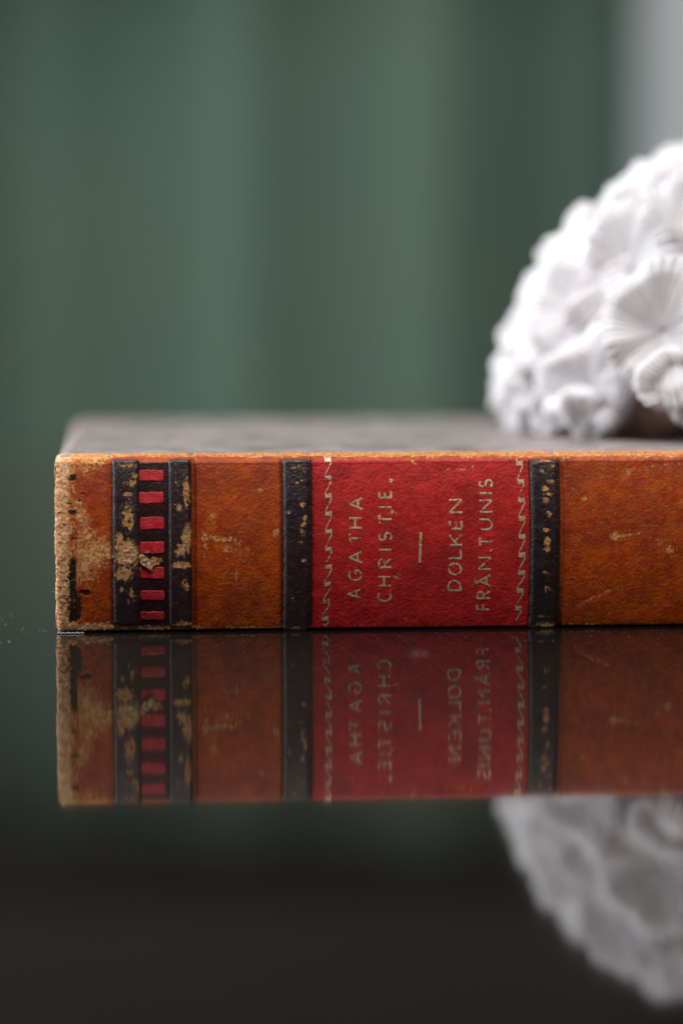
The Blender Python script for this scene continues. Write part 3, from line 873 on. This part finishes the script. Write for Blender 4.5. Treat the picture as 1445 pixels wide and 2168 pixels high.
    for i in range(44):                                        # the rest of the head, round the back and right
        z = 1 - (i + .5) / 44 * 1.0
        q = math.sqrt(1 - z * z); an = i * ga
        c = Vector((rx * q * math.cos(an), ry * q * math.sin(an), rz * z + 3))
        if c.y < -4 and c.x < 20: continue
        if c.x < -8 and c.z > 22: c = Vector((c.x * .90, c.y, c.z * .93))
        if any((c - p[0]).length < 8.5 for p in pts): continue
        nrm = Vector((c.x / rx ** 2, c.y / ry ** 2, c.z / rz ** 2)).normalized()
        pts.append((c * .96, nrm, rnd.uniform(8.0, 10.5)))
    for k, (c, nrm, r) in enumerate(pts):
        c = c - nrm * r * .35
        c.z = max(c.z, r * .9 + .5)
        o = place(c, nrm, r, k, rnd.uniform(1.0, 1.25))
        if k == 0: o.data = under; o['label'] = 'beige underside of a lobe'
coral()

# ------------------------------------------------------------------ curtain, wall, floor
CURT_Y = 1080.0
def curtain():
    prof = [(-500, 72), (-380, 96), (-300, 78), (-200, 90), (-110, 68), (-20, 60), (0, 62), (50, 74), (120, 84), (170, 74), (200, 68), (240, 78), (290, 90), (335, 76), (360, 84), (420, 104), (490, 112), (520, 104),
            (545, 78), (600, 76), (680, 82), (760, 92), (830, 106), (900, 118), (925, 108), (950, 72), (1000, 70), (1060, 76), (1110, 62), (1160, 78), (1210, 92), (1260, 76), (1300, 58), (1330, 66), (1345, 66)]
    D_ = CURT_Y + CAM_D
    pxs = np.arange(-500, 1346, 3.0)
    br = np.interp(pxs, [p[0] for p in prof], [p[1] for p in prof])
    br = np.convolve(np.pad(br, 4, 'edge'), np.ones(9) / 9, 'valid')
    x = (pxs - CX) / F_PX * D_
    lo, hi = 58, 118
    p = .54 - 1.15 * (br - lo) / (hi - lo)                      # cloth slope dy/dx
    p = p - p.mean()
    y = np.concatenate([[0], np.cumsum((p[1:] + p[:-1]) / 2 * np.diff(x))])
    zs = np.linspace(-690, 290, 130)
    Xg, Zg = np.meshgrid(x, zs, indexing='ij')
    Yg = CURT_Y + y[:, None] * (1 + .0004 * (Zg - 100)) + 2.5 * (fbm(Xg * .01, Zg * .006, 3, 3) - .5)
    V1 = np.stack([Xg, Yg, Zg], -1).reshape(-1, 3)
    V2 = V1 + np.array([0, 1.6, 0])
    nu, nv = len(x), len(zs)
    F1 = grid_faces(nu, nv); F2 = grid_faces(nu, nv)[:, ::-1] + nu * nv
    ring = [i * nv for i in range(nu)] + [(nu - 1) * nv + j for j in range(1, nv)] + [i * nv + nv - 1 for i in range(nu - 2, -1, -1)] + [j for j in range(nv - 2, 0, -1)]
    S_ = np.array([(b_, a, a + nu * nv, b_ + nu * nv) for a, b_ in zip(ring, ring[1:] + ring[:1])])
    n = NT('green_curtain_cloth')
    tc = n.ramp(n.noise(.004, 3, .5), .3, .7)
    col = n.mix(tc, (.066, .098, .069), (.053, .096, .078))
    n.set(Base_Color=col, Roughness=.9, Specular_IOR_Level=.15, Sheen_Weight=.1)
    n.bump(n.noise(1.2, 3, .6), .4, .4)
    t = tag(empty('curtain', (0, 0, 0)), 'green cloth curtain hanging in vertical folds behind the table', 'curtain')
    link('cloth', mesh_np('cloth', np.vstack([V1, V2]), np.vstack([F1, F2, S_])), n.m, t)
    # rod
    m = simple('dark_rod_metal', (.03, .025, .02), (.05, .04, .03), .05, .4)
    k = 16
    xr = (x[0] - 20, x[-1] + 12)
    V, F = [], []
    for xx_, rr_ in ((xr[0], .01), (xr[0], 7), (xr[1], 7), (xr[1], .01)):
        for a in range(k): V.append((xx_, CURT_Y + 1 + .7 * rr_ * math.cos(a * 2 * math.pi / k), 296.5 + .7 * rr_ * math.sin(a * 2 * math.pi / k)))
    link('rod', mesh_np('rod', np.array(V), grid_faces(4, k, True)), m, t)
curtain()
def box(name, x0, x1, y0, y1, z0, z1, mat):
    v = [(x, y, z) for z in (z0, z1) for x, y in ((x0, y0), (x1, y0), (x1, y1), (x0, y1))]
    f = [(3, 2, 1, 0), (4, 5, 6, 7), (0, 1, 5, 4), (1, 2, 6, 5), (2, 3, 7, 6), (3, 0, 4, 7)]
    return link(name, mesh_np(name, np.array(v), np.array(f), smooth=False), mat)
wm_ = simple('dark_brown_wall', (.020, .014, .011), (.016, .011, .009), .01, .8)
tag(box('wall', -2400, 2400, 1400, 1440, -700, 2000, wm_), kind='structure')
pm = simple('pale_painted_wall', (.82, .86, .87), (.78, .82, .84), .01, .7)
v = [(x, y, z) for z in (-700, 322) for x, y in ((176, 1395), (430, 1165), (900, 1165), (900, 1395))]
rv = link('window_reveal', mesh_np('window_reveal', np.array(v), np.array([(3, 2, 1, 0), (4, 5, 6, 7), (0, 1, 5, 4), (1, 2, 6, 5), (2, 3, 7, 6), (3, 0, 4, 7)]), smooth=False), pm)
tag(rv, 'pale painted window reveal to the right of the green curtain', 'wall panel')
fm = simple('dark_floor', (.06, .045, .035), (.04, .03, .025), .01, .6)
tag(box('floor', -2400, 2400, -2200, 1399, -740, -702, fm), kind='structure')

tag(box('shade_board', -1100, 170, 1000, 1399, 303, 480, simple('dark_shade_board_wood', (.016, .011, .008), (.012, .008, .006), .01, .7)), 'dark board added above the green curtain to shade it, seen only mirrored in the table', 'shade_board')  # unseen board, added to darken the curtain top and its reflection
